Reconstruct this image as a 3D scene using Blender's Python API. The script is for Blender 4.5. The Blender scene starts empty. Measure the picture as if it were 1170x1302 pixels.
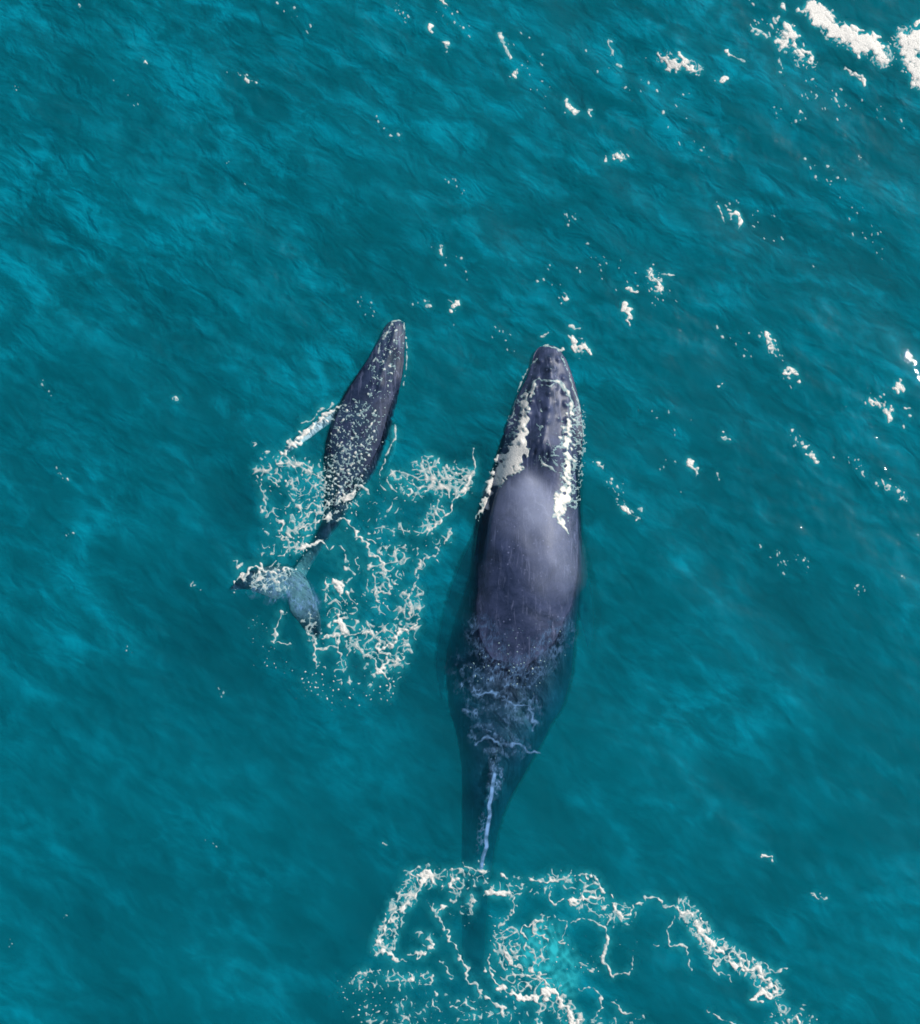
import bpy, math, random
import numpy as np
from mathutils import Vector
from mathutils.bvhtree import BVHTree

# ------------------------------------------------------------------ camera, light, exposure
scn = bpy.context.scene
PW, PH = 1170.0, 1302.0
CAM_H = 30.0
TILT = math.radians(9.0)
FOV_V = 2 * math.atan(10.0 / 30.0)

cam_d = bpy.data.cameras.new('drone_camera')
cam = bpy.data.objects.new('drone_camera', cam_d)
scn.collection.objects.link(cam)
cam.location = (0.0, -CAM_H * math.tan(TILT), CAM_H)
cam.rotation_euler = (TILT, 0, 0)
cam_d.sensor_fit = 'VERTICAL'
cam_d.angle = FOV_V
cam_d.clip_start = 0.5
cam_d.clip_end = 3000
scn.camera = cam

SUN_DIR = Vector((0.66, 0.42, 0)).normalized() * math.cos(math.radians(43)) + Vector((0, 0, math.sin(math.radians(43))))
world = bpy.data.worlds.new('World')
scn.world = world
world.use_nodes = True
wn = world.node_tree
wn.nodes.clear()
sky = wn.nodes.new('ShaderNodeTexSky')
sky.sky_type = 'NISHITA'
sky.sun_disc = False
sky.sun_elevation = math.radians(43)
sky.sun_rotation = math.atan2(SUN_DIR.x, SUN_DIR.y)
bg = wn.nodes.new('ShaderNodeBackground')
bg.inputs['Strength'].default_value = 0.10
wo = wn.nodes.new('ShaderNodeOutputWorld')
wn.links.new(sky.outputs[0], bg.inputs[0])
wn.links.new(bg.outputs[0], wo.inputs[0])

sun_d = bpy.data.lights.new('sun', 'SUN')
sun_d.energy = 4.6
sun_d.angle = math.radians(0.53)
sun_d.color = (1.0, 0.98, 0.95)
sun = bpy.data.objects.new('sun', sun_d)
sun.rotation_euler = (-SUN_DIR).to_track_quat('-Z', 'Y').to_euler()
scn.collection.objects.link(sun)

scn.view_settings.view_transform = 'Standard'
scn.view_settings.look = 'None'
scn.view_settings.exposure = 0.15
scn.view_settings.gamma = 1.0
scn.cycles.volume_bounces = 2
scn.cycles.max_bounces = 10
scn.cycles.transparent_max_bounces = 16

# ------------------------------------------------------------------ plan -> world
F_PX = (PH / 2) / math.tan(FOV_V / 2)
ct, st = math.cos(TILT), math.sin(TILT)

def to_world(u, v, z=0.0):
    """point of the plan (photo pixel units) at height z, numpy friendly"""
    x = (np.asarray(u, float) - PW / 2) / F_PX
    y = -(np.asarray(v, float) - PH / 2) / F_PX
    dx, dy, dz = x, y * ct + st, y * st - ct
    k = (np.asarray(z, float) - CAM_H) / dz
    return dx * k, cam.location.y + dy * k, CAM_H + dz * k

def wpt(u, v, z=0.0):
    a = to_world(u, v, z)
    return Vector((float(a[0]), float(a[1]), float(a[2])))

MPP = 20.0 / PH     # metres per plan unit, about

# ------------------------------------------------------------------ noise helpers
def band_noise(shape, wl, bw=0.35, seed=0, ax=1.0, ang=0.0):
    """band-passed random field; wl in cells; ax>1 stretches along direction ang"""
    r = np.random.default_rng(seed)
    n = np.fft.rfft2(r.standard_normal(shape))
    ky = np.fft.fftfreq(shape[0])[:, None]
    kx = np.fft.rfftfreq(shape[1])[None, :]
    c, s = math.cos(ang), math.sin(ang)
    ka = (kx * c + ky * s) * ax
    kb = -kx * s + ky * c
    k = np.sqrt(ka ** 2 + kb ** 2)
    k0 = 1.0 / wl
    f = np.fft.irfft2(n * np.exp(-((k - k0) / (bw * k0)) ** 2), s=shape)
    return f / f.std()

def low_noise(shape, wl, seed=0, ax=1.0, ang=0.0):
    r = np.random.default_rng(seed)
    n = np.fft.rfft2(r.standard_normal(shape))
    ky = np.fft.fftfreq(shape[0])[:, None]
    kx = np.fft.rfftfreq(shape[1])[None, :]
    c, s = math.cos(ang), math.sin(ang)
    k2 = ((kx * c + ky * s) * ax) ** 2 + (-kx * s + ky * c) ** 2
    k2[0, 0] = 1e-9
    f = n * np.exp(-k2 * wl * wl)
    f[0, 0] = 0
    f = np.fft.irfft2(f, s=shape)
    return f / f.std()

def sstep(a, b, x):
    t = np.clip((np.asarray(x, float) - a) / (b - a), 0, 1)
    return t * t * (3 - 2 * t)

def bilin(F, x, y):
    x = np.clip(x, 0, F.shape[1] - 1.001); y = np.clip(y, 0, F.shape[0] - 1.001)
    i = x.astype(int); j = y.astype(int); a = x - i; b = y - j
    return (F[j, i] * (1 - a) * (1 - b) + F[j, i + 1] * a * (1 - b) + F[j + 1, i] * (1 - a) * b + F[j + 1, i + 1] * a * b)

# ------------------------------------------------------------------ node helpers
def new_mat(name):
    m = bpy.data.materials.new(name)
    m.use_nodes = True
    m.node_tree.nodes.clear()
    return m, m.node_tree

def N(nt, t, **kw):
    n = nt.nodes.new(t)
    for k, v in kw.items():
        if k.startswith('i_'):
            key = k[2:]
            key = int(key) if key.isdigit() else key.replace('_', ' ')
            n.inputs[key].default_value = v
        else:
            setattr(n, k, v)
    return n

def L(nt, a, b):
    nt.links.new(a, b)

def ramp(nt, fac, stops):
    n = nt.nodes.new('ShaderNodeValToRGB')
    e = n.color_ramp.elements
    while len(e) < len(stops):
        e.new(0.5)
    for el, (p, c) in zip(e, stops):
        el.position = p
        el.color = (c, c, c, 1) if not isinstance(c, tuple) else c + (1,)
    L(nt, fac, n.inputs[0])
    return n

def make_mesh(name, verts, faces, mat, attrs=None, smooth=True):
    me = bpy.data.meshes.new(name)
    verts = np.asarray(verts, dtype=np.float32)
    if isinstance(faces, np.ndarray) and faces.ndim == 2:
        nf, k = faces.shape
        me.vertices.add(len(verts)); me.vertices.foreach_set('co', verts.ravel())
        me.loops.add(nf * k); me.loops.foreach_set('vertex_index', faces.ravel().astype(np.int32))
        me.polygons.add(nf)
        me.polygons.foreach_set('loop_start', np.arange(0, nf * k, k, dtype=np.int32))
        me.update(calc_edges=True)
    else:
        me.from_pydata([tuple(map(float, v)) for v in verts], [], faces)
    me.validate()
    if smooth:
        me.polygons.foreach_set('use_smooth', [True] * len(me.polygons))
    for an, av in (attrs or {}).items():
        a = me.attributes.new(an, 'FLOAT', 'POINT')
        a.data.foreach_set('value', np.asarray(av, dtype=np.float32))
    if mat:
        me.materials.append(mat)
    me.update()
    ob = bpy.data.objects.new(name, me)
    scn.collection.objects.link(ob)
    return ob

# ------------------------------------------------------------------ water: waves
WN = 1024
WL_M = 36.0                      # metres covered by the wave tile
CELL = WL_M / WN
DIAG = math.radians(-38)         # crests run from upper left to lower right
w_big = band_noise((WN, WN), 3.2 / CELL, 0.45, 11, 1.6, DIAG)
w_mid = band_noise((WN, WN), 1.25 / CELL, 0.45, 12, 1.9, DIAG)
w_sml = band_noise((WN, WN), 0.48 / CELL, 0.5, 13, 1.7, DIAG + 0.25)
w_tiny = band_noise((WN, WN), 0.2 / CELL, 0.5, 14, 1.3, DIAG - 0.5)
w_gate = 0.65 + 0.45 * np.tanh(low_noise((WN, WN), 2.2 / CELL, 15))
WAVE_S = w_sml * w_gate
WAVE_T = w_tiny * w_gate ** 2

def tile(F, x, y):
    gx = np.mod(x / CELL + WN / 2, WN); gy = np.mod(y / CELL + WN / 2, WN)
    i = gx.astype(int) % WN; j = gy.astype(int) % WN; a = gx - np.floor(gx); b = gy - np.floor(gy)
    i2 = (i + 1) % WN; j2 = (j + 1) % WN
    return (F[j, i] * (1 - a) * (1 - b) + F[j, i2] * a * (1 - b) + F[j2, i] * (1 - a) * b + F[j2, i2] * a * b)

def water_h(x, y):
    x = np.asarray(x, float); y = np.asarray(y, float)
    rough = 0.45 + 0.55 * sstep(-7, 7, y - 0.15 * x)         # choppier towards the top
    near = np.exp(-((x - 1.4) ** 2) / 3.0 - ((y + 0.6) ** 2) / 22.0)
    near = np.maximum(near, np.exp(-((x + 2.0 - 0.35 * (y - 1)) ** 2) / 1.2 - ((y - 1.2) ** 2) / 9.0))
    calm = 1 - 0.55 * near
    far = np.exp(-(np.maximum(np.hypot(x, y) - 30, 0) / 90.0) ** 2)
    h = 0.023 * tile(w_big, x, y) + rough * (0.0135 * tile(w_mid, x, y) + 0.0085 * tile(WAVE_S, x, y) + 0.0028 * tile(WAVE_T, x, y))
    return h * calm * far

def axis(lo, hi, step, reach):
    a = list(np.arange(lo, hi + step / 2, step))
    d, p = step, hi
    out = []
    while p < reach:
        d *= 1.22; p += d; out.append(p)
    d, p = step, lo
    out2 = []
    while p > -reach:
        d *= 1.22; p -= d; out2.append(p)
    return np.array(out2[::-1] + a + out)

xs = axis(-11.5, 11.5, 0.038, 420)
ys = axis(-12.5, 13.5, 0.038, 420)
nx, ny = len(xs), len(ys)
X, Y = np.meshgrid(xs, ys)
Z = water_h(X, Y)
top = np.stack([X.ravel(), Y.ravel(), Z.ravel()], 1)
idx = np.arange(nx * ny).reshape(ny, nx)
quads = np.stack([idx[:-1, :-1].ravel(), idx[:-1, 1:].ravel(), idx[1:, 1:].ravel(), idx[1:, :-1].ravel()], 1)
ring = np.concatenate([idx[0, :], idx[1:, -1], idx[-1, -2::-1], idx[-2:0:-1, 0]])
DEPTH = -16.0
low = top[ring].copy(); low[:, 2] = DEPTH
base = len(top)
nr = len(ring)
k = np.arange(nr)
skirt = np.stack([ring[k], base + k, base + (k + 1) % nr, ring[(k + 1) % nr]], 1)
wc = len(top) + nr
allv = np.vstack([top, low, [[0, 0, DEPTH]]])
cap = np.stack([base + (k + 1) % nr, base + k, np.full(nr, wc), np.full(nr, wc)], 1)
allq = np.vstack([quads, skirt])

m_water, nt = new_mat('sea_water')
out = N(nt, 'ShaderNodeOutputMaterial')
geo = N(nt, 'ShaderNodeNewGeometry')
mp = N(nt, 'ShaderNodeMapping')
mp.vector_type = 'TEXTURE'
mp.inputs['Rotation'].default_value = (0, 0, math.radians(-36))
mp.inputs['Scale'].default_value = (1.8, 1.0, 1.0)
L(nt, geo.outputs['Position'], mp.inputs['Vector'])
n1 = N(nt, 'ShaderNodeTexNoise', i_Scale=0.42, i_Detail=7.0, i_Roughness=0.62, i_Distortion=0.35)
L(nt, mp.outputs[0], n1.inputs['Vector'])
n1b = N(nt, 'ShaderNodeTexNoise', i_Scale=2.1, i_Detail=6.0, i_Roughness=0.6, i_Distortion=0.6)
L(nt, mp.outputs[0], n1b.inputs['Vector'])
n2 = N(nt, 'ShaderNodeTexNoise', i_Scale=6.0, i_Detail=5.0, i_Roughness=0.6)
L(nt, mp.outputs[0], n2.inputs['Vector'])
bmp = N(nt, 'ShaderNodeBump', i_Strength=0.6, i_Distance=0.03)
L(nt, n2.outputs[0], bmp.inputs['Height'])
# painted light mottle: stands in for wave-focused light and sky reflections
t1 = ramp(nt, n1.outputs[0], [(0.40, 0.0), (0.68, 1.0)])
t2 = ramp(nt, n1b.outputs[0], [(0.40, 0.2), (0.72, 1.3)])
light_mottle = N(nt, 'ShaderNodeMath', operation='MULTIPLY', use_clamp=True)
L(nt, t1.outputs[0], light_mottle.inputs[0]); L(nt, t2.outputs[0], light_mottle.inputs[1])
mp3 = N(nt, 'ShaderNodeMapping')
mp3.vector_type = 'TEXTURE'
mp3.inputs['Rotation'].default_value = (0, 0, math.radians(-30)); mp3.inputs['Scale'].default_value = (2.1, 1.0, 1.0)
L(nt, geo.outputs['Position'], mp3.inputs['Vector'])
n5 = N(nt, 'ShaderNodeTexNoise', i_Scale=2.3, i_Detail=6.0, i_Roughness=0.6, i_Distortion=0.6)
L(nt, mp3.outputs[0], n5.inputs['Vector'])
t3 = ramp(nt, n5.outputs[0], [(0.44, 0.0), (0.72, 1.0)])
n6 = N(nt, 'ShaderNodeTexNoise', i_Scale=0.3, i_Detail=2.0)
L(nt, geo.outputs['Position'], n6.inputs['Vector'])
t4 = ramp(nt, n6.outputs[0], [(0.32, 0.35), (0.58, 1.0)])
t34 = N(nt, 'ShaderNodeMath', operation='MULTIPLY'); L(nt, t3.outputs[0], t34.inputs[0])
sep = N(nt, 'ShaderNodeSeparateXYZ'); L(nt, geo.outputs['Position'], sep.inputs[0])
chop_light = N(nt, 'ShaderNodeMapRange', i_1=-6.0, i_2=7.0, i_3=0.32, i_4=1.05); L(nt, sep.outputs[1], chop_light.inputs[0])  # mottle painted brighter towards the top, bump choppier there too
L(nt, sep.outputs[1], chop_light.inputs[0])
t4b = N(nt, 'ShaderNodeMath', operation='MULTIPLY'); L(nt, t4.outputs[0], t4b.inputs[0]); L(nt, chop_light.outputs[0], t4b.inputs[1])
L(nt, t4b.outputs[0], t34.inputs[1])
mottle_chop = chop_light
light_mottle0 = light_mottle
light_mottle = N(nt, 'ShaderNodeMath', operation='ADD', use_clamp=True)
L(nt, light_mottle0.outputs[0], light_mottle.inputs[0]); L(nt, t34.outputs[0], light_mottle.inputs[1])
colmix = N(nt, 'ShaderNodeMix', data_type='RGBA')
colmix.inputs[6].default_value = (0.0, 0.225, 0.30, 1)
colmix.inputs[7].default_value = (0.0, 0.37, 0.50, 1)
L(nt, light_mottle.outputs[0], colmix.inputs[0])
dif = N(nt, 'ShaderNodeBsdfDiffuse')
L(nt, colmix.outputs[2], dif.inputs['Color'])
bmd = N(nt, 'ShaderNodeBump', i_Strength=1.0, i_Distance=0.20)
n3 = N(nt, 'ShaderNodeTexNoise', i_Scale=2.8, i_Detail=6.0, i_Roughness=0.56, i_Distortion=0.5)
L(nt, mp.outputs[0], n3.inputs['Vector'])
L(nt, n3.outputs[0], bmd.inputs['Height'])
calm_b = N(nt, 'ShaderNodeMapRange', i_1=0.3, i_2=1.05, i_3=0.34, i_4=1.0)
L(nt, mottle_chop.outputs[0], calm_b.inputs[0]); L(nt, calm_b.outputs[0], bmd.inputs['Strength'])
L(nt, bmd.outputs[0], dif.inputs['Normal'])
tr = N(nt, 'ShaderNodeBsdfTransparent')
mixa = N(nt, 'ShaderNodeMixShader')
am = N(nt, 'ShaderNodeMapRange', i_3=0.13, i_4=0.36)
L(nt, light_mottle.outputs[0], am.inputs[0])
# 'column': share of open water below the surface (0 where a back lies just under it)
colm = N(nt, 'ShaderNodeAttribute', attribute_name='column')
amc = N(nt, 'ShaderNodeMath', operation='MULTIPLY')
L(nt, am.outputs[0], amc.inputs[0]); L(nt, colm.outputs['Fac'], amc.inputs[1])
L(nt, amc.outputs[0], mixa.inputs[0])
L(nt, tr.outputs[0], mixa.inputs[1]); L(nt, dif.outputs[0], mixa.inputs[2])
gl = N(nt, 'ShaderNodeBsdfGlossy', i_Roughness=0.06)
bmf = N(nt, 'ShaderNodeBump', i_Strength=0.3, i_Distance=0.03)
L(nt, n2.outputs[0], bmf.inputs['Height'])
L(nt, bmf.outputs[0], gl.inputs['Normal'])
fr = N(nt, 'ShaderNodeFresnel', i_IOR=1.33)
L(nt, bmp.outputs[0], fr.inputs['Normal'])
mixg = N(nt, 'ShaderNodeMixShader')
L(nt, fr.outputs[0], mixg.inputs[0]); L(nt, mixa.outputs[0], mixg.inputs[1]); L(nt, gl.outputs[0], mixg.inputs[2])
L(nt, mixg.outputs[0], out.inputs['Surface'])
vs = N(nt, 'ShaderNodeVolumeScatter', i_Density=0.38, i_Anisotropy=0.32)
vs.inputs['Color'].default_value = (0.002, 0.68, 0.93, 1)
va = N(nt, 'ShaderNodeVolumeAbsorption', i_Density=2.4)
va.inputs['Color'].default_value = (0.0, 0.964, 0.9745, 1)
add = N(nt, 'ShaderNodeAddShader')
L(nt, vs.outputs[0], add.inputs[0]); L(nt, va.outputs[0], add.inputs[1])
L(nt, add.outputs[0], out.inputs['Volume'])

# quads plus a fan of triangles for the underside
me = bpy.data.meshes.new('sea_water')
tri = np.stack([base + (k + 1) % nr, base + k, np.full(nr, wc)], 1)
me.vertices.add(len(allv)); me.vertices.foreach_set('co', allv.astype(np.float32).ravel())
li = np.concatenate([allq.ravel(), tri.ravel()]).astype(np.int32)
me.loops.add(len(li)); me.loops.foreach_set('vertex_index', li)
ls = np.concatenate([np.arange(len(allq)) * 4, len(allq) * 4 + np.arange(len(tri)) * 3]).astype(np.int32)
me.polygons.add(len(ls)); me.polygons.foreach_set('loop_start', ls)
me.update(calc_edges=True)
me.polygons.foreach_set('use_smooth', np.concatenate([np.ones(len(quads), bool), np.zeros(len(ls) - len(quads), bool)]))
me.materials.append(m_water)
water = bpy.data.objects.new('sea_water', me)
scn.collection.objects.link(water)
water['kind'] = 'structure'
water['label'] = 'open turquoise sea surface with small diagonal ripples'

m_bed, nt = new_mat('seabed_sand')
out = N(nt, 'ShaderNodeOutputMaterial')
nz = N(nt, 'ShaderNodeTexNoise', i_Scale=0.1, i_Detail=5.0)
rp = ramp(nt, nz.outputs[0], [(0.3, (0.02, 0.05, 0.06)), (0.7, (0.05, 0.09, 0.09))])
d = N(nt, 'ShaderNodeBsdfDiffuse'); L(nt, rp.outputs[0], d.inputs[0]); L(nt, d.outputs[0], out.inputs[0])
bed = make_mesh('seabed', [(-900, -900, -16.3), (900, -900, -16.3), (900, 900, -16.3), (-900, 900, -16.3)], [(0, 1, 2, 3)], m_bed)
bed['kind'] = 'structure'; bed['label'] = 'dark sea floor far below the water'

# ------------------------------------------------------------------ whales
def smooth_curve(stn, n):
    """stations (rows) -> n smoothly interpolated rows, by arc length"""
    a = np.array(stn, float)
    d = np.concatenate([[0], np.cumsum(np.hypot(np.diff(a[:, 0]), np.diff(a[:, 1])))])
    t = np.linspace(0, d[-1], n)
    m = np.zeros_like(a)
    dd = np.diff(d)[:, None]
    sl = np.diff(a, axis=0) / dd
    m[1:-1] = (sl[:-1] * dd[1:] + sl[1:] * dd[:-1]) / (dd[:-1] + dd[1:])
    m[0], m[-1] = sl[0], sl[-1]
    i = np.clip(np.searchsorted(d, t, side='right') - 1, 0, len(d) - 2)
    h = dd[i][:, 0]
    s = ((t - d[i]) / h)[:, None]; h = h[:, None]
    r = (2 * s ** 3 - 3 * s ** 2 + 1) * a[i] + (s ** 3 - 2 * s ** 2 + s) * h * m[i] + (-2 * s ** 3 + 3 * s ** 2) * a[i + 1] + (s ** 3 - s ** 2) * h * m[i + 1]
    return r, t / d[-1]

def wing(stn, n=60, m=20):
    """stations: (lead u, lead v, lead z, trail u, trail v, trail z, thickness m); a lens-section blade"""
    a = np.array(stn, float)
    pts = []
    for row in a:
        p = wpt(row[0], row[1], row[2]); q = wpt(row[3], row[4], row[5])
        pts.append([p.x, p.y, p.z, q.x, q.y, q.z, row[6]])
    a = np.array(pts)
    mid = (a[:, :3] + a[:, 3:6]) / 2
    full = np.hstack([mid[:, :2], a])
    r, _ = smooth_curve(full, n)
    V, Fc = [], []
    for row in r:
        p, q, th = Vector(row[2:5]), Vector(row[5:8]), max(row[8], 0.012)
        for j in range(m):
            an = 2 * math.pi * j / m
            c = 0.5 - 0.5 * math.cos(an)
            c = c ** 0.85
            pos = p.lerp(q, c)
            h = 0.5 * th * math.sin(an) * (1.25 - 0.5 * c)
            V.append((pos.x, pos.y, pos.z + h))
    for i in range(n - 1):
        for j in range(m):
            Fc.append((i * m + j, i * m + (j + 1) % m, (i + 1) * m + (j + 1) % m, (i + 1) * m + j))
    Fc.append(tuple(range(m))[::-1]); Fc.append(tuple((n - 1) * m + j for j in range(m)))
    return V, Fc

def body(stn, n, m, head_end, detail, side=0.46):
    """stn rows: u, v, half width (plan units), top z, bottom z"""
    r, t = smooth_curve(stn, n)
    zc = (r[:, 3] + r[:, 4]) / 2
    wx, wy, wz = to_world(r[:, 0], r[:, 1], zc)
    P = np.stack([wx, wy], 1)
    T = np.gradient(P, axis=0); T /= np.linalg.norm(T, axis=1)[:, None]
    S = np.stack([-T[:, 1], T[:, 0]], 1) * -1     # image left when heading up... sign fixed below
    S = np.stack([T[:, 1], -T[:, 0]], 1)
    hw = r[:, 2] * MPP * CAM_H / (CAM_H) 
    V, Fc = [], []
    for i in range(n):
        # head weight
        hd = 1 - sstep(head_end * 0.8, head_end * 1.1, t[i])
        zt, zb = r[i, 3], r[i, 4]
        c0 = (zt - (zt - zb) * side) * (1 - hd) + min(0.07, zt - 0.07) * hd
        for j in range(m):
            an = 2 * math.pi * j / m
            cs, sn = math.cos(an), math.sin(an)
            e = 2 / (2.25 if sn > 0 else 2.0)
            x = math.copysign(abs(cs) ** e, cs); z = math.copysign(abs(sn) ** e, sn)
            if sn > 0:
                x *= 1 - 0.17 * hd * float(sstep(0.12, 0.42, z))
                z = z * (1 - 0.12 * hd * 0)
                zz = c0 + z * (zt - c0)
            else:
                zz = c0 + z * (c0 - zb)
            lat = x * hw[i]
            if z > 0.15:
                dd_ = detail(t[i], lat, hw[i], z)
                zz = zz + dd_
            V.append((P[i, 0] + S[i, 0] * lat, P[i, 1] + S[i, 1] * lat, zz))
    for i in range(n - 1):
        for j in range(m):
            Fc.append((i * m + j, i * m + (j + 1) % m, (i + 1) * m + (j + 1) % m, (i + 1) * m + j))
    Fc.append(tuple(range(m))[::-1]); Fc.append(tuple((n - 1) * m + j for j in range(m)))
    return V, Fc, (r, t, P, S, hw)

def fuse(name, chunks, voxel, mat, post=None, smooth_it=4):
    V, Fc = [], []
    for v, f in chunks:
        o = len(V); V += v; Fc += [tuple(i + o for i in q) for q in f]
    me = bpy.data.meshes.new(name + '_raw')
    me.from_pydata(V, [], Fc)
    me.validate()
    import bmesh
    bm = bmesh.new(); bm.from_mesh(me); bmesh.ops.recalc_face_normals(bm, faces=bm.faces); bm.to_mesh(me); bm.free()
    tmp = bpy.data.objects.new(name + '_raw', me)
    scn.collection.objects.link(tmp)
    md = tmp.modifiers.new('r', 'REMESH'); md.mode = 'VOXEL'; md.voxel_size = voxel
    ms = tmp.modifiers.new('s', 'SMOOTH'); ms.iterations = smooth_it; ms.factor = 0.5
    dg = bpy.context.evaluated_depsgraph_get()
    ev = tmp.evaluated_get(dg)
    res = bpy.data.meshes.new_from_object(ev)
    bpy.data.objects.remove(tmp)
    n = len(res.vertices)
    co = np.zeros(n * 3, np.float32); res.vertices.foreach_get('co', co); co = co.reshape(-1, 3)
    no = np.zeros(n * 3, np.float32); res.vertices.foreach_get('normal', no); no = no.reshape(-1, 3)
    attrs = {}
    if post:
        co, attrs = post(co.astype(float), no.astype(float))
        res.vertices.foreach_set('co', co.astype(np.float32).ravel())
    for an, av in attrs.items():
        a = res.attributes.new(an, 'FLOAT', 'POINT'); a.data.foreach_set('value', av.astype(np.float32))
    res.name = name
    res.materials.clear(); res.materials.append(mat)
    res.polygons.foreach_set('use_smooth', [True] * len(res.polygons))
    res.update()
    ob = bpy.data.objects.new(name, res)
    scn.collection.objects.link(ob)
    return ob

def seg_dist(px, py, pts):
    """distance of points to a polyline, and position along it (0..1)"""
    best = np.full(px.shape, 1e9); par = np.zeros(px.shape)
    tot = sum(math.dist(a, b) for a, b in zip(pts[:-1], pts[1:])) or 1e-6
    acc = 0
    for a, b in zip(pts[:-1], pts[1:]):
        ax, ay = a; bx, by = b
        L2 = (bx - ax) ** 2 + (by - ay) ** 2 + 1e-9
        t = np.clip(((px - ax) * (bx - ax) + (py - ay) * (by - ay)) / L2, 0, 1)
        d = np.hypot(px - ax - t * (bx - ax), py - ay - t * (by - ay))
        u = d < best
        best[u] = d[u]; par[u] = ((acc + t * math.sqrt(L2)) / tot)[u]
        acc += math.sqrt(L2)
    return best, par

def skin_material(name, base_a, base_b, pale, speck_scale, gloss=0.7):
    m, nt = new_mat(name)
    out = N(nt, 'ShaderNodeOutputMaterial')
    geo = N(nt, 'ShaderNodeNewGeometry')
    n1 = N(nt, 'ShaderNodeTexNoise', i_Scale=1.8, i_Detail=9.0, i_Roughness=0.72, i_Distortion=0.5)
    L(nt, geo.outputs['Position'], n1.inputs['Vector'])
    r1 = ramp(nt, n1.outputs[0], [(0.40, base_a), (0.62, base_b)])
    # long pale scratches, along the body
    mp = N(nt, 'ShaderNodeMapping'); mp.inputs['Scale'].default_value = (7.0, 0.9, 2.0); mp.inputs['Rotation'].default_value = (0, 0, 0.08)
    L(nt, geo.outputs['Position'], mp.inputs['Vector'])
    n2 = N(nt, 'ShaderNodeTexNoise', i_Scale=1.8, i_Detail=6.0, i_Roughness=0.7, i_Distortion=0.8)
    L(nt, mp.outputs[0], n2.inputs['Vector'])
    r2 = ramp(nt, n2.outputs[0], [(0.54, 0.0), (0.70, 0.6)])
    # small round scars and barnacle marks
    v = N(nt, 'ShaderNodeTexVoronoi', i_Scale=speck_scale); v.feature = 'F1'
    L(nt, geo.outputs['Position'], v.inputs['Vector'])
    r3 = ramp(nt, v.outputs['Distance'], [(0.10, 1.0), (0.20, 0.0)])
    wn_ = N(nt, 'ShaderNodeTexNoise', i_Scale=1.1, i_Detail=2.0)
    L(nt, geo.outputs['Position'], wn_.inputs['Vector'])
    gate = ramp(nt, wn_.outputs[0], [(0.5, 0.0), (0.62, 0.7)])
    mul = N(nt, 'ShaderNodeMath', operation='MULTIPLY'); L(nt, r3.outputs[0], mul.inputs[0]); L(nt, gate.outputs[0], mul.inputs[1])
    mx = N(nt, 'ShaderNodeMath', operation='MAXIMUM'); L(nt, r2.outputs[0], mx.inputs[0]); L(nt, mul.outputs[0], mx.inputs[1])
    c1 = N(nt, 'ShaderNodeMix', data_type='RGBA'); c1.inputs[7].default_value = (0.14, 0.16, 0.26, 1)
    L(nt, mx.outputs[0], c1.inputs[0]); L(nt, r1.outputs[0], c1.inputs[6])
    at = N(nt, 'ShaderNodeAttribute', attribute_name='pale')
    c2 = N(nt, 'ShaderNodeMix', data_type='RGBA'); c2.inputs[7].default_value = pale + (1,)
    L(nt, at.outputs['Fac'], c2.inputs[0]); L(nt, c1.outputs[2], c2.inputs[6])
    b = N(nt, 'ShaderNodeBsdfPrincipled', i_Roughness=0.42)
    b.inputs['IOR'].default_value = 1.4
    b.inputs['Specular IOR Level'].default_value = gloss
    L(nt, c2.outputs[2], b.inputs['Base Color'])
    n3 = N(nt, 'ShaderNodeTexNoise', i_Scale=6.0, i_Detail=6.0, i_Roughness=0.6)
    L(nt, geo.outputs['Position'], n3.inputs['Vector'])
    bp = N(nt, 'ShaderNodeBump', i_Strength=0.22, i_Distance=0.04)
    L(nt, n3.outputs[0], bp.inputs['Height']); L(nt, bp.outputs[0], b.inputs['Normal'])
    rr = N(nt, 'ShaderNodeMapRange', i_3=0.40, i_4=0.62); L(nt, n1.outputs[0], rr.inputs[0]); L(nt, rr.outputs[0], b.inputs['Roughness'])
    L(nt, b.outputs[0], out.inputs[0])
    return m

m_skin = skin_material('whale_skin', (0.005, 0.014, 0.040), (0.036, 0.050, 0.108), (0.55, 0.6, 0.62), 9.0)
m_calf = skin_material('calf_skin', (0.004, 0.012, 0.032), (0.024, 0.038, 0.082), (0.66, 0.70, 0.78), 13.0, 0.35)

# --- the adult
ADULT = [
    (698, 440, 4, 0.03, -0.10), (698, 442, 10, 0.08, -0.2), (697.5, 447, 15, 0.14, -0.32), (697, 456, 20, 0.20, -0.45), (698, 469, 25, 0.26, -0.55), (698, 492, 33, 0.34, -0.80),
    (696, 515, 41, 0.40, -1.0), (694, 538, 46, 0.43, -1.2), (690, 561, 51, 0.45, -1.4), (685, 584, 55, 0.46, -1.55),
    (681, 607, 58, 0.45, -1.7), (678, 630, 62, 0.47, -1.85), (674, 653, 67, 0.53, -1.95), (671, 676, 70, 0.57, -2.0),
    (669, 705, 72, 0.60, -2.1),     (667, 741, 73, 0.54, -2.15), (660, 778, 76, 0.36, -2.15), (652, 815, 80, 0.15, -2.1),
    (646, 852, 82, -0.01, -2.0), (642, 880, 78, -0.08, -1.9), (638, 901, 71, -0.13, -1.8), (635, 926, 61, -0.18, -1.7),
    (631, 950, 51, -0.24, -1.65), (626, 975, 42, -0.31, -1.6), (620, 1000, 34, -0.39, -1.55), (614, 1030, 27, -0.52, -1.5),
    (610, 1060, 23, -0.8, -1.5), (606, 1100, 20, -1.08, -1.7), (603, 1150, 17, -1.45, -2.0), (602, 1200, 15, -1.85, -2.3), (602, 1235, 15, -2.05, -2.3),
    (601, 1262, 14, -2.1, -2.23)]
BLOW = None
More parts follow.
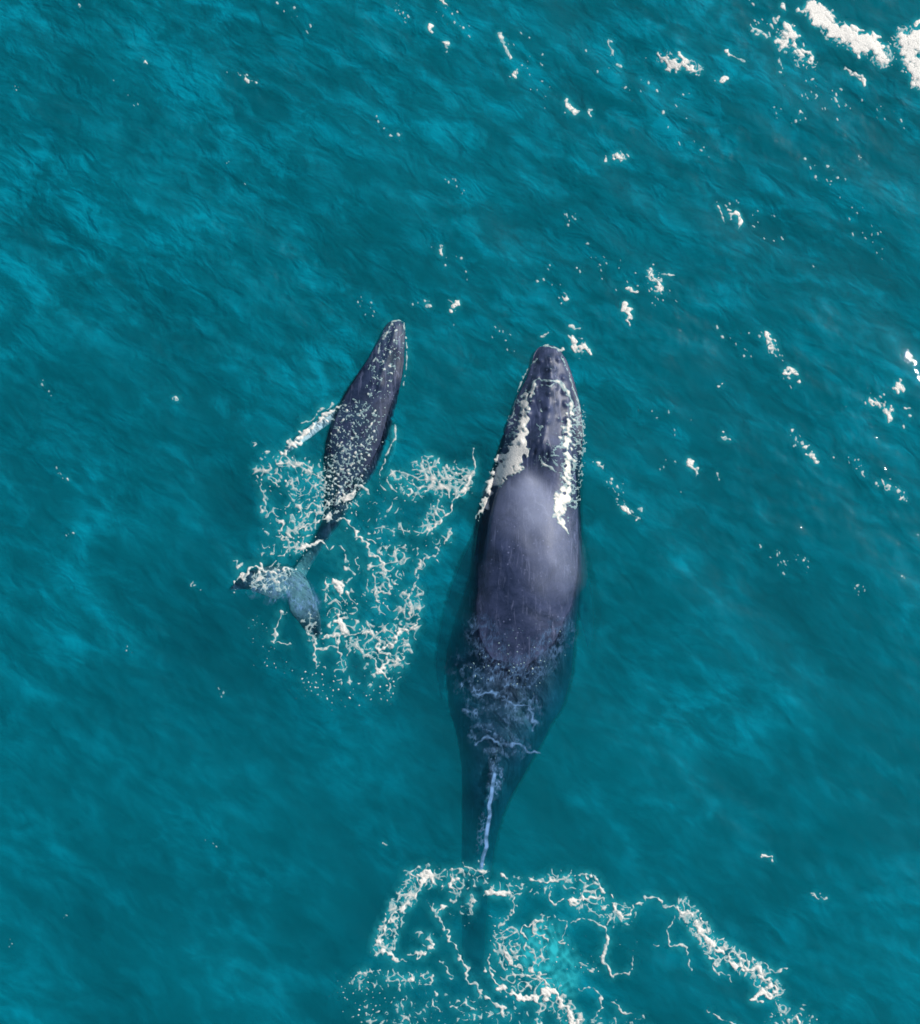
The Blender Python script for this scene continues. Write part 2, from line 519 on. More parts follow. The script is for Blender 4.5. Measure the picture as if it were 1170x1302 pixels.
def adult_detail(t, lat, hw, z):
    """relief of the upper side: median ridge, tubercles, blowholes, dorsal fin and ridge"""
    v = 441 + t * (1262 - 441)
    h = 0.0
    g = lambda a, s: math.exp(-(a / s) ** 2)
    if v < 600:
        h += 0.055 * g(lat, 0.10) * float(sstep(448, 470, v)) * (1 - float(sstep(560, 585, v)))
        # shallow troughs either side of the ridge
        h -= 0.04 * g(abs(lat) - hw * 0.42, 0.14) * float(sstep(455, 490, v)) * (1 - float(sstep(560, 590, v)))
    # splash guard and the two blowholes
    h += 0.15 * g(v - 582, 15) * g(lat, 0.26)
    lx = 0.05 + max(0, (v - 572)) * 0.0038
    h -= 0.11 * g(abs(lat) - lx, 0.03) * g(v - 586, 11)
    h -= 0.07 * g(lat, 0.045) * g(v - 590, 12)
    # hollow behind the blowholes, then shoulder swell
    h -= 0.05 * g(v - 622, 16) * g(lat, 0.4)
    h -= 0.8 * math.exp(-((lat - hw * 0.86) / 0.10) ** 4) * float(sstep(622, 650, v)) * (1 - float(sstep(690, 730, v)))  # groove added in the left flank, shaped to fall into dark shade
    # dorsal fin and the knobbly ridge towards the flukes
    h += 0.24 * g(lat, 0.07) * (float(sstep(925, 985, v)) * (1 - float(sstep(990, 1003, v))))
    if 1000 < v < 1180:
        h += (0.07 + 0.03 * math.sin(v * 0.42)) * g(lat, 0.06)
    return h

TUB = []
rng = random.Random(5)
for vv in (462, 478, 495, 512, 530, 548):
    TUB.append((vv, 0.0 + rng.uniform(-.02, .02), 0.055, 0.05))
for side in (-1, 1):
    for k_, vv in enumerate((466, 484, 503, 521, 540, 560, 577)):
        TUB.append((vv + rng.uniform(-3, 3), side * (0.52 + 0.04 * rng.uniform(-1, 1)), 0.055, 0.05))
    for vv in (476, 498, 520, 545):
        TUB.append((vv + rng.uniform(-4, 4), side * (0.26 + 0.05 * rng.uniform(-1, 1)), 0.045, 0.028))

bv, bf, binfo = body(ADULT, 420, 112, 0.17, adult_detail)
rA, tA, PA, SA, hwA = binfo
def on_adult(v, frac):
    i = int(np.argmin(abs(rA[:, 1] - v)))
    p = PA[i] + SA[i] * hwA[i] * frac
    return p
TUBW = [(on_adult(v, f), s, h) for v, f, s, h in TUB]

adult_flukes = []
for s_, lu, lv, tu, tv, th in [(-1, 470, 1300, 474, 1306, .03), (-.8, 500, 1272, 510, 1305, .05), (-.5, 540, 1250, 550, 1300, .09), (-.2, 580, 1238, 586, 1292, .16), (0, 602, 1228, 602, 1278, .22),
                              (.2, 622, 1238, 618, 1292, .16), (.5, 662, 1250, 652, 1300, .09), (.8, 702, 1272, 692, 1305, .05), (1, 732, 1300, 728, 1306, .03)]:
    adult_flukes.append((lu, lv, -2.17, tu, tv, -2.17, th))
AF = wing(adult_flukes, 90, 18)
def flip(st):
    return wing(st, 80, 20)
# long flippers held back along the flanks
FL_L = [(628, 640, -0.95, 640, 690, -0.95, .30), (598, 690, -1.0, 612, 728, -1.0, .26), (574, 745, -1.15, 592, 770, -1.15, .18), (560, 800, -1.35, 580, 815, -1.35, .14), (554, 850, -1.6, 568, 860, -1.6, .10), (560, 888, -1.8, 564, 890, -1.8, .04)]
FL_R = [(722, 650, -0.95, 712, 700, -0.95, .30), (738, 690, -1.1, 722, 728, -1.1, .26), (748, 730, -1.2, 728, 760, -1.25, .18), (755, 765, -1.35, 736, 785, -1.4, .14), (756, 795, -1.6, 742, 806, -1.65, .10), (750, 820, -1.8, 746, 824, -1.8, .04)]
c1 = flip(FL_L); c2 = flip(FL_R)

FRP = [wpt((a[0] + a[3]) / 2, (a[1] + a[4]) / 2, a[2]) for a in FL_R]
def adult_post(co, no):
    up = sstep(0.2, 0.7, no[:, 2])
    for p, s, h in TUBW:
        d2 = (co[:, 0] - p[0]) ** 2 + (co[:, 1] - p[1]) ** 2
        co[:, 2] += up * h * np.exp(-d2 / s ** 2) * (co[:, 2] > -0.2)
    co[:, 2] += up * (0.014 * tile(w_mid, co[:, 0] * 1.6 + 5, co[:, 1] * 0.9) + 0.006 * tile(w_sml, co[:, 0] * 1.3, co[:, 1] * 0.7))
    d, par = seg_dist(co[:, 0], co[:, 1], [(p.x, p.y) for p in FRP])
    inner = (co[:, 2] < -0.55)
    # outside the trunk: compare with its local half width
    j = np.argmin(abs(co[:, 1][:, None] - PA[::6, 1][None]), axis=1) * 6
    lat = (co[:, 0] - PA[j, 0]) / hwA[j]
    pale = sstep(0.98, 1.06, lat) * (d < 0.5) * inner * 0.1
    # belly side is white-grooved
    pale = np.maximum(pale, 0.8 * sstep(0.5, 0.9, -no[:, 2]) * (co[:, 1] > -1.0))
    return co, {'pale': pale}
adult = fuse('humpback_whale', [(bv, bf), AF, c1, c2], 0.026, m_skin, adult_post, 3)
adult['label'] = 'large dark adult humpback whale with foam-edged head, swimming upward right of the calf'
adult['category'] = 'whale'

# --- the calf
CALF = [
    (506, 408, 4, 0.03, -0.08), (505.5, 411, 9, 0.08, -0.16), (503, 420, 14, 0.12, -0.25), (500, 434, 17, 0.15, -0.34), (494, 457, 23, 0.18, -0.48),
    (487, 479, 28, 0.19, -0.6), (477, 501, 34, 0.18, -0.7), (467, 524, 38, 0.19, -0.78), (459, 546, 40, 0.19, -0.82),
    (452, 568, 40, 0.17, -0.85), (446, 590, 37, 0.13, -0.82), (439, 613, 30, 0.07, -0.74), (431, 637, 20, 0.02, -0.62),
    (423, 660, 13, -0.04, -0.5), (411, 682, 9, -0.10, -0.42), (397, 704, 8, -0.16, -0.38), (385, 722, 9, -0.16, -0.36), (377, 736, 10, -0.16, -0.34), (372, 744, 7, -0.18, -0.30)]
CALF = [(a, b, c * 0.95, d - (0.02 if b < 450 else 0.07), e) for a, b, c, d, e in CALF]
def calf_detail(t, lat, hw, z):
    g = lambda a, s: math.exp(-(a / s) ** 2)
    v = 409 + t * 335
    h = 0
    h += 0.03 * g(lat, 0.05) * float(sstep(412, 425, v)) * (1 - float(sstep(480, 492, v)))
    h += 0.06 * g(v - 492, 7) * g(lat, 0.12)
    h -= 0.05 * g(abs(lat) - 0.03, 0.02) * g(v - 494, 6)
    h += 0.13 * g(lat, 0.05) * float(sstep(610, 636, v)) * (1 - float(sstep(638, 646, v)))
    return h
kv, kf, kinfo = body(CALF, 300, 90, 0.25, calf_detail, 0.3)
CF = [(291, 750, -0.12, 295, 752, -0.12, .03), (306, 733, -0.13, 311, 750, -0.13, .05), (326, 722, -0.14, 334, 757, -0.14, .07), (348, 719, -0.17, 352, 763, -0.17, .09),
      (371, 721, -0.2, 366, 756, -0.2, .14), (387, 731, -0.2, 368, 775, -0.2, .12), (397, 750, -0.19, 378, 790, -0.19, .09), (404, 770, -0.18, 388, 802, -0.18, .07), (409, 790, -0.17, 399, 811, -0.17, .05), (408, 812, -0.16, 405, 815, -0.16, .03)]
KFL = [(446, 510, -0.20, 438, 545, -0.22, .13), (426, 518, -0.12, 426, 537, -0.14, .10), (407, 531, -0.08, 411, 545, -0.09, .07), (387, 547, -0.07, 392, 559, -0.07, .06), (370, 562, -0.07, 374, 571, -0.07, .05), (357, 577, -0.09, 360, 581, -0.09, .03)]
KFR = [(492, 528, -0.4, 484, 556, -0.42, .10), (504, 546, -0.45, 495, 562, -0.5, .08), (504, 568, -0.55, 494, 580, -0.6, .07), (496, 592, -0.66, 488, 600, -0.7, .05), (485, 610, -0.8, 482, 612, -0.8, .03)]
KLP = [wpt((a[0] + a[3]) / 2, (a[1] + a[4]) / 2, a[2]) for a in KFL[1:]]
KRP = [wpt((a[0] + a[3]) / 2, (a[1] + a[4]) / 2, a[2]) for a in KFR[1:]]
rK, tK, PK, SK, hwK = kinfo
def calf_post(co, no):
    j = np.argmin((co[:, 0][:, None] - PK[::6, 0][None]) ** 2 + (co[:, 1][:, None] - PK[::6, 1][None]) ** 2, axis=1) * 6
    lat = ((co[:, 0] - PK[j, 0]) * SK[j, 0] + (co[:, 1] - PK[j, 1]) * SK[j, 1]) / hwK[j]
    d, _ = seg_dist(co[:, 0], co[:, 1], [(p.x, p.y) for p in KLP])
    pale = (d < 0.3) * sstep(0.95, 1.15, abs(lat))
    d, _ = seg_dist(co[:, 0], co[:, 1], [(p.x, p.y) for p in KRP])
    pale = np.maximum(pale, (d < 0.25) * sstep(0.95, 1.15, abs(lat)) * 0.35)
    fx = wpt(375, 742, -0.15)
    dd = np.hypot(co[:, 0] - fx.x, co[:, 1] - fx.y)
    pale = np.maximum(pale, 0.36 * (1 - sstep(0.25, 1.0, dd)))
    pale = np.maximum(pale, 0.8 * sstep(0.5, 0.9, -no[:, 2]) * (co[:, 1] > 1.0))
    return co, {'pale': pale}
calf = fuse('whale_calf', [(kv, kf), wing(CF, 90, 18), flip(KFL), flip(KFR)], 0.018, m_calf, calf_post, 2)
calf['label'] = 'small humpback calf with one outstretched white flipper amid foam, left of the adult'
calf['category'] = 'whale calf'

# ------------------------------------------------------------------ foam
U0, V0, U1, V1 = -150, -150, 1330, 1460
SH = (V1 - V0, U1 - U0)
UU, VV = np.meshgrid(np.arange(U0, U1, dtype=float), np.arange(V0, V1, dtype=float))
wa = band_noise(SH, 26, 0.5, 21) * 2.2 + band_noise(SH, 9, 0.5, 22) * 1.1
wb = band_noise(SH, 26, 0.5, 23) * 2.2 + band_noise(SH, 9, 0.5, 24) * 1.1
wmod = band_noise(SH, 14, 0.6, 25)
fine = band_noise(SH, 5.5, 0.5, 26, 2.0, 0.75)
fine_round = band_noise(SH, 5.0, 0.5, 27)

def window(pts, pad):
    us = [p[0] for p in pts]; vs_ = [p[1] for p in pts]
    a = max(int(min(us) - pad) - U0, 0); b = min(int(max(us) + pad) - U0 + 1, SH[1])
    c = max(int(min(vs_) - pad) - V0, 0); d = min(int(max(vs_) + pad) - V0 + 1, SH[0])
    return slice(c, d), slice(a, b)

def stroke(F, pts, w, warp=1.0, broken=0.55, rag=0.4):
    """paint a ragged foam streak; w a number or one per point"""
    ws = w if isinstance(w, (list, tuple)) else [w] * len(pts)
    if len(pts) == 1:
        pts = [pts[0], (pts[0][0] + 0.5, pts[0][1] + 0.5)]; ws = [ws[0]] * 2
    sl = window(pts, max(ws) + 12)
    u = UU[sl] + wa[sl] * warp; v = VV[sl] + wb[sl] * warp
    tot = sum(math.dist(a, b) for a, b in zip(pts[:-1], pts[1:]))
    d, par = seg_dist(u, v, pts)
    cum = [0]
    for a, b in zip(pts[:-1], pts[1:]):
        cum.append(cum[-1] + math.dist(a, b) / tot)
    wd = np.interp(par, cum, ws)
    val = wd * (1 + 0.45 * wmod[sl] * broken) - d + fine[sl] * rag - 0.25 * broken
    F[sl] = np.maximum(F[sl], val)

def region(pts, r, s=1.0):
    sl = window(pts, r + 4)
    M = np.zeros(SH)
    d, _ = seg_dist(UU[sl], VV[sl], pts if len(pts) > 1 else [pts[0], (pts[0][0] + .5, pts[0][1])])
    M[sl] = s * sstep(r, r * 0.45, d)
    return M

def webs(F, M, wl, wid, seed, brk=0.35):
    """net of closed worm-like filaments inside mask M"""
    n = band_noise(SH, wl, 0.4, seed)
    g = low_noise(SH, wl * 0.8, seed + 50)
    width = wid * (0.5 + 0.5 * M) * (1 + 0.3 * wmod)
    val = width - abs(n) * wl / (2 * math.pi) + fine * 0.15
    val -= 6 * np.clip(brk - M * 0.9 - 0.22 * g, 0, 1)
    val[M < 0.03] = -9
    return np.maximum(F, val)

def dots(F, M, wl, thr, seed, gain=1.6):
    n = band_noise(SH, wl, 0.55, seed)
    val = (n - thr - 2.5 * (1 - np.clip(M, 0, 1))) * gain
    val[M < 0.03] = -9
    return np.maximum(F, val)

# --- foam round the calf
FC = np.full(SH, -9.0)
S = lambda pts, w, **k: stroke(FC, pts, w, **k)
S([(603, 569), (601, 598), (597, 612), (588, 627), (574, 638)], [1, 2.2, 3, 2.6, 1.8], warp=.5)
S([(574, 638), (571, 650), (557, 664), (550, 676), (533, 676), (492, 672), (470, 674)], [1.8, 1.6, 2, 1.8, 1.3, 1, .8])
S([(571, 676), (568, 691), (556, 702), (536, 714), (531, 728), (526, 750)], 1.3)
S([(437, 660), (454, 679), (466, 697), (483, 711), (489, 731), (497, 745), (483, 758), (481, 775)], [2.2, 2.6, 1.9, 2.2, 1.6, 1.5, 2, 1.5])
S([(496, 710), (508, 700), (512, 695)], 1.2)
S([(376, 674), (396, 666), (419, 659), (433, 660)], [1.8, 2, 2.2, 1.4])
S([(352, 588), (376, 592), (392, 590), (405, 604)], [2.4, 2, 1.6, 2])
S([(328, 612), (338, 630), (335, 656), (340, 662)], 1.3)
S([(352, 590), (344, 606), (350, 622)], 1.2)
S([(358, 662), (356, 682), (373, 694), (364, 706), (344, 705)], [2, 1.8, 1.5, 1.6, 1.4])
S([(376, 699), (398, 690), (408, 692)], [1.4, 4, 3])
S([(408, 692), (425, 695), (438, 699), (443, 723), (451, 731)], 1.3)
S([(454, 705), (456, 729)], 1.1)
S([(363, 775), (352, 801), (348, 817), (373, 819)], [1.1, 1.2, 1.9, 1.1])
S([(389, 798), (402, 816), (398, 836), (411, 851)], [1.2, 2, 1.7, 1.1])
S([(402, 824), (428, 823), (431, 807)], 1.5)
S([(408, 810), (446, 807), (466, 804), (469, 790)], [2, 1.8, 2.2, 1.5])
S([(431, 781), (434, 800), (445, 806)], [4, 4, 2.5])
S([(427, 742), (434, 748), (435, 757)], [4.2, 4.2, 2.4], rag=.9)
S([(417, 740), (418, 760), (434, 769), (436, 780)], 1.4)
S([(446, 734), (440, 742)], 1.6)
S([(428, 823), (436, 845), (432, 848)], 1.3); S([(447, 812), (443, 836), (440, 842)], 1.2)
S([(449, 813), (466, 833), (484, 851), (492, 862), (497, 883)], [1.6, 1.8, 3.2, 2, .8])
S([(481, 852), (490, 843), (501, 839), (520, 825)], [3.4, 3, 1.8, 1.2])
S([(486, 826), (497, 818), (512, 801), (530, 793)], [3, 3.2, 3, 2], rag=.9)
S([(466, 797), (476, 812), (486, 826), (500, 838)], 1.8)
S([(518, 755), (523, 770), (521, 781)], 1.8); S([(530, 748), (518, 757)], 1.4)
S([(530, 699), (532, 714), (530, 726)], 1.3)
S([(476, 728), (474, 742), (484, 756)], 1.9); S([(454, 690), (460, 683), (476, 694)], 1.4)
S([(325, 600), (334, 596), (341, 594)], 1.1)
S([(298, 747), (312, 728), (326, 722), (346, 727), (366, 724), (378, 718)], [.8, 2, 2.6, 2, 2.4, 1.6], rag=.9)
S([(322, 738), (340, 736), (356, 733)], 1.6)
S([(302, 714), (304, 720)], 1.8)
S([(412, 644), (436, 638), (446, 626), (460, 620), (468, 618)], [1.3, 1.6, 2.6, 2.2, 1.6])
S([(446, 634), (456, 648)], 1.2)
M = np.zeros(SH)
for pts, r, s in [([(540, 600), (566, 612), (582, 612)], 30, 1.0), ([(505, 612), (530, 622)], 22, .8), ([(556, 645), (545, 672)], 16, .8),
                  ([(345, 600), (395, 612), (385, 640)], 38, .66), ([(395, 650), (375, 690)], 26, .8), ([(350, 660), (340, 700)], 22, .6),
                  ([(480, 640), (540, 690)], 45, .42), ([(500, 710), (480, 760)], 34, .62), ([(525, 760), (505, 820)], 26, .72),
                  ([(430, 760), (440, 800), (500, 830)], 34, .7), ([(440, 855), (495, 860)], 26, .45), ([(330, 740), (350, 730)], 22, .75), ([(400, 805)], 20, .6)]:
    M = np.maximum(M, region(pts, r, s))
FC = webs(FC, M, 17, 1.4, 31, .64)
FC = webs(FC, M, 11, 0.8, 32, .82)
FC = dots(FC, np.maximum(M, region([(400, 860), (430, 880), (490, 875)], 30, .8)), 6.5, 1.0, 33)
Msp = np.maximum(region([(455, 535), (445, 575), (430, 625)], 48, 1.0), region([(500, 428), (492, 455), (480, 495)], 26, .9))
FC = dots(FC, Msp, 4.6, 1.6, 34, 1.0)
FC = webs(FC, Msp * 0.8, 7, 0.4, 36, .84)
FC = webs(FC, Msp * 0.8, 12, 0.45, 39, .80)
FC = dots(FC, Msp, 7.5, 1.2, 37, 1.3)
FC = webs(FC, region([(320, 738), (350, 740), (372, 738)], 20, .85), 9, 0.8, 44, .78)
FC = webs(FC, region([(395, 790), (400, 800)], 18, .85), 9, 0.9, 45, .74)
FC = dots(FC, region([(405, 688), (388, 716)], 16, .8), 6, 1.1, 46)
FC = dots(FC, region([(440, 585), (425, 620)], 34, 1.0), 6, 0.75, 38, 1.2)
FC = dots(FC, region([(330, 800), (350, 850), (385, 875)], 30, .62), 5.5, 1.1, 35)

S = lambda pts, w, **k: stroke(FC, pts, w, **k)
S([(500, 410), (489, 428), (479, 452), (468, 470)], 0.9, warp=.2, broken=.6); S([(499, 409), (506, 406), (513, 410), (517, 432), (518, 460), (513, 490)], [.9, 1.1, 1.1, .9, .9, .5], warp=.2, broken=.6)
S([(503, 540), (500, 560), (490, 585), (482, 608)], [1, 1.6, 1.2, .8], warp=.5)
S([(431, 516), (414, 528), (396, 544), (378, 560), (362, 574), (356, 584)], [1.5, 2.4, 3.4, 3.4, 2.2, 1], warp=.7, rag=1)
S([(426, 512), (408, 522), (386, 540)], 1, warp=.7); S([(374, 585), (384, 596), (398, 600)], 1.5)
S([(395, 655), (375, 668)], 1.5)

# --- foam over the adult's tail
FT = np.full(SH, -9.0)
S = lambda pts, w, **k: stroke(FT, pts, w, **k)
S([(517, 1112), (527, 1100), (536, 1106)], 1.4)
S([(536, 1118), (546, 1110), (552, 1124)], [3.6, 4, 2], rag=.9)
S([(536, 1122), (527, 1142), (514, 1150), (498, 1165), (487, 1181), (483, 1200), (495, 1214), (517, 1225)], [1.6, 2.4, 3, 2.4, 2.8, 3.2, 2.6, 1.2])
S([(524, 1215), (540, 1212), (546, 1205), (545, 1194)], 1.9)
S([(547, 1142), (553, 1165), (569, 1181), (579, 1207), (592, 1227), (595, 1246), (615, 1266), (644, 1288)], [1, 1.1, 2, 1.6, 2.2, 1.8, 2.2, 2.4])
S([(551, 1159), (561, 1156), (568, 1154)], [2, 3.2, 1.8])
S([(621, 1214), (623, 1235), (632, 1250), (644, 1262), (657, 1266), (680, 1269), (703, 1259), (712, 1272), (728, 1290), (732, 1320)], [1.2, 1.6, 2.2, 2.6, 4, 4.6, 5.2, 3.6, 5.5, 6], rag=1)
S([(654, 1130), (680, 1120), (699, 1118), (712, 1120), (725, 1112)], [1.3, 1.7, 2.4, 1.4, 1.6])
S([(732, 1111), (748, 1112), (764, 1124), (769, 1136), (756, 1139), (745, 1142), (725, 1148)], [1.1, 1.4, 1.8, 1.8, 2, 4.4, 3.6], rag=.9)
S([(699, 1138), (705, 1148), (718, 1143)], 2)
S([(654, 1142), (648, 1165), (640, 1178)], 1.4)
S([(641, 1191), (644, 1214), (667, 1237), (684, 1246)], [1.4, 2.4, 1.4, 1.5])
S([(699, 1168), (680, 1172), (668, 1180), (665, 1191), (676, 1208), (677, 1230), (690, 1246), (703, 1256)], [1, 1.8, 1.8, 2, 1.8, 1.6, 2.8, 2.6])
S([(673, 1175), (683, 1184), (694, 1186), (694, 1214)], [1.2, 1.8, 2, 1.4])
S([(708, 1166), (719, 1168), (717, 1190)], [1, 1.2, 1.6]); S([(715, 1193), (722, 1194)], [3, 2.6], rag=.3)
S([(728, 1172), (745, 1168), (758, 1170), (770, 1181), (772, 1194), (767, 1220), (780, 1241), (797, 1238), (805, 1232), (805, 1208)], [1.2, 1.3, 1.4, 1.8, 1.9, 2, 1.8, 1.5, 1, .7], warp=.6)
S([(778, 1140), (784, 1160), (796, 1171), (800, 1160)], [1.6, 3.4, 3.8, 1.6], rag=1)
S([(796, 1165), (806, 1150), (818, 1143), (834, 1142), (848, 1152), (862, 1152), (878, 1162)], [1.8, 1.3, 1.3, 1.8, 1.4, 1.4, 1.6])
S([(858, 1163), (850, 1183), (852, 1200), (873, 1203), (875, 1227), (882, 1233)], [1.2, 1.4, 1.5, 1.6, 1.4, .9], warp=.6)
S([(832, 1198), (841, 1204)], 1.3)
S([(860, 1150), (877, 1160), (890, 1180), (897, 1195), (908, 1203), (923, 1217)], [1.6, 2, 3, 5, 5.4, 2.4], rag=1.1)
S([(923, 1217), (940, 1227), (960, 1234), (977, 1247), (987, 1265)], [2, 4, 3.6, 4, 1.6], rag=1)
S([(963, 1270), (972, 1262), (986, 1266)], [3.2, 5, 2.2], rag=1)
S([(897, 1210), (913, 1224), (915, 1236), (932, 1247)], [1.6, 1.5, 1.2, .8])
S([(973, 1227), (985, 1236), (997, 1233)], 1.6); S([(987, 1270), (991, 1284), (998, 1289)], 1.4)
S([(780, 1277), (793, 1285), (809, 1291)], [1.2, 2.2, 1])
S([(732, 1222), (742, 1226), (757, 1233)], [1.2, 1.8, .9]); S([(738, 1254), (756, 1259), (766, 1276), (756, 1296)], [1, 1.2, 2, 1])
S([(550, 1263), (553, 1275), (558, 1287)], 1.6); S([(576, 1279), (590, 1276), (599, 1286)], [1.8, 1.4, 1.6])
S([(446, 1241), (462, 1240), (470, 1236), (485, 1234)], [1.2, 1.7, 1.4, 1.2]); S([(459, 1232), (463, 1240)], 1.2)
S([(503, 1258), (516, 1248), (524, 1240)], [1, 1.6, 3]); S([(536, 1244), (543, 1238), (550, 1243), (545, 1251), (537, 1248)], 1.6)
S([(560, 1220), (566, 1234), (578, 1245)], 1.2)
S([(573, 1107), (579, 1116), (571, 1128), (583, 1137)], [1.6, 2.6, 3, 1.2], rag=.9)
S([(593, 1100), (606, 1106), (615, 1108), (620, 1104)], [1, 1.8, 2.6, 1])
S([(621, 1134), (634, 1135), (648, 1139)], [2.6, 4, 2], rag=.6)
S([(599, 1142), (602, 1165)], [1.8, .8]); S([(636, 1112), (642, 1116)], 2.2)
S([(620, 1166), (640, 1168), (650, 1170)], .9); S([(684, 1300), (678, 1312)], 2)
S([(905, 1284), (925, 1300), (945, 1320)], 1.4); S([(1008, 1296), (1016, 1304)], 3)
M = np.zeros(SH)
for pts, r, s in [([(530, 1115), (500, 1165), (488, 1205)], 20, .8), ([(545, 1110), (580, 1125), (610, 1110)], 24, .62), ([(560, 1160), (600, 1150)], 22, .4),
                  ([(640, 1130), (700, 1118), (760, 1125)], 20, .55), ([(740, 1145), (795, 1165)], 22, .7), ([(640, 1190), (660, 1240), (700, 1265), (730, 1300)], 26, .72),
                  ([(690, 1180), (680, 1220)], 24, .5), ([(460, 1245), (540, 1245)], 22, .5), ([(540, 1200)], 24, .4), ([(470, 1285), (560, 1290)], 34, .4),
                  ([(870, 1155), (905, 1200), (960, 1235), (985, 1260)], 19, .85), ([(600, 1290), (680, 1310), (800, 1320)], 40, .5), ([(1000, 1300), (1080, 1360)], 40, .5)]:
    M = np.maximum(M, region(pts, r, s))
FT = webs(FT, M, 15, 1.5, 41, .64)
FT = webs(FT, M, 10, 0.95, 42, .80)
Md = M.copy()
for pts, r, s in [([(450, 1250), (470, 1290), (540, 1300)], 40, .75), ([(700, 1210), (740, 1215)], 40, .6), ([(1000, 1290), (1050, 1330)], 36, .7), ([(560, 1180), (610, 1200)], 40, .45), ([(800, 1200), (790, 1240)], 20, .5)]:
    Md = np.maximum(Md, region(pts, r, s))
FT = dots(FT, Md, 6.0, 1.15, 43)

# --- sun glints on the open water, painted as white foam patches and flecks
FW = np.full(SH, -9.0)
S = lambda pts, w, **k: stroke(FW, pts, w, **k)
S([(1036, 10), (1043, 22), (1057, 37), (1074, 42), (1092, 54), (1110, 56), (1121, 68), (1125, 77)], [11, 13, 9, 11, 14, 13, 9, 5], warp=.9, rag=.8, broken=.35)
S([(1003, 36), (1006, 44), (995, 52), (994, 62)], [7, 9, 6, 1.5], rag=.8, broken=.35)
S([(1010, 56), (1024, 68), (1035, 80)], [4, 3, 3.4], rag=1.2)
S([(994, 60), (990, 80), (997, 96)], .9); S([(988, 27)], 4); S([(997, 9)], 4); S([(1018, 15)], 5)
S([(955, 35), (967, 42), (982, 46)], 1.6)
S([(1145, 45), (1155, 58), (1160, 75), (1168, 90), (1185, 110), (1215, 150)], [6, 12, 11, 13, 15, 8], warp=.9, rag=.8, broken=.35)
S([(1165, 50), (1190, 62), (1230, 80)], [12, 12, 6], rag=.8, broken=.35); S([(1167, 28)], 5)
S([(840, 69), (851, 82), (862, 86)], [2.6, 6.5, 5.5], rag=1.2); S([(866, 72), (874, 84), (888, 90)], [4, 6, 2.4], rag=.8, broken=.35)
S([(925, 61), (930, 69), (943, 77)], [4.4, 2, .9]); S([(918, 99)], 4.2, rag=.6); S([(1075, 86), (1084, 94), (1096, 101)], [1.2, 2.6, 5])
S([(824, 342), (832, 354), (840, 368)], [3, 5, 4.4], rag=1.1); S([(855, 350), (845, 348)], 2.6)
S([(800, 364), (806, 373)], [4, 2.6]); S([(794, 388), (800, 400), (802, 410)], [5, 4.4, 2], rag=.9)
S([(722, 429), (734, 436), (744, 446), (753, 456)], [4, 6.6, 5.4, 1.4], rag=1)
S([(726, 415), (740, 417)], 2); S([(688, 427), (697, 426)], 1.8)
S([(715, 126), (724, 135), (734, 144)], [3.4, 4.4, 1.8]); S([(750, 140)], 3.6, rag=.9)
S([(934, 270), (939, 280), (942, 292)], [3.6, 5, 1.4]); S([(915, 268), (921, 280)], [1.4, 1.8]); S([(926, 264)], 2)
S([(549, 37), (553, 41)], [4, 3]); S([(563, 54), (569, 58)], [3, 3.6]); S([(562, 0), (564, 8)], [4, 2])
S([(637, 43), (640, 58), (650, 74)], [2.4, 2, 2.4], warp=.5); S([(657, 90), (653, 97)], 3); S([(558, 317), (561, 324)], 2.4)
S([(577, 386), (580, 390)], 4, rag=1); S([(714, 378), (717, 384)], 2.8); S([(774, 52), (781, 70)], 1.4); S([(766, 199), (770, 203)], 2)
S([(786, 198), (794, 202)], 3.6, rag=1); S([(183, 78), (187, 83)], 3.4); S([(314, 100), (321, 106)], 2.4, rag=.8); S([(103, 9)], 2)
S([(971, 424), (977, 431)], 4.4, rag=1); S([(983, 443)], 3.4); S([(998, 471), (1004, 473), (1010, 474)], 4); S([(1014, 486)], 2.8)
S([(1142, 488), (1146, 495)], 4); S([(1124, 520), (1131, 526)], [2, 5.4]); S([(1104, 511), (1117, 514)], 3, rag=.9); S([(1152, 517)], 3)
S([(879, 584), (884, 598)], 5.6, rag=.8, broken=.35); S([(787, 645), (796, 650), (807, 661)], [2, 5, 2.6], rag=1.2)
S([(1007, 550)], 3); S([(1023, 567)], 2.4); S([(1030, 578), (1036, 583)], [2.4, 4]); S([(1125, 610), (1133, 622)], 2); S([(1144, 636), (1151, 630)], 2)
S([(914, 552), (927, 558)], 1.6); S([(913, 602), (916, 609)], 1.6); S([(918, 487)], 2.2); S([(758, 588), (766, 594)], 3, rag=1.1)
S([(971, 1089), (980, 1094)], [2, 3.6]); S([(1033, 1134), (1042, 1140), (1052, 1141)], [2, 2.2, 1.8]); S([(1076, 515), (1077, 516)], 1)
S([(222, 507), (223, 512)], 1.4); S([(322, 561), (325, 567)], 1.4); S([(245, 738), (250, 746)], 1.1); S([(489, 1074)], 1.6); S([(83, 1165)], 1.4)
M = np.maximum.reduce([region([(1036, 12), (1057, 38), (1095, 56), (1124, 74)], 22, .9), region([(1003, 38), (996, 60), (1030, 80)], 15, .8), region([(1150, 50), (1168, 92), (1215, 150)], 26, .9), region([(842, 72), (885, 88)], 14, .8), region([(832, 352)], 20, .6), region([(736, 440)], 18, .6)])
FW = webs(FW, M, 8, 0.9, 73, .78)
FW = dots(FW, M, 5, 1.1, 74)
crk = abs(band_noise(SH, 11, 0.6, 71, 1.8, 0.8))
FW = np.where(FW > 0.8, np.minimum(FW, 0.3 + 9 * (crk - 0.17) + 0.35 * FW), FW)
rg = np.random.default_rng(77)
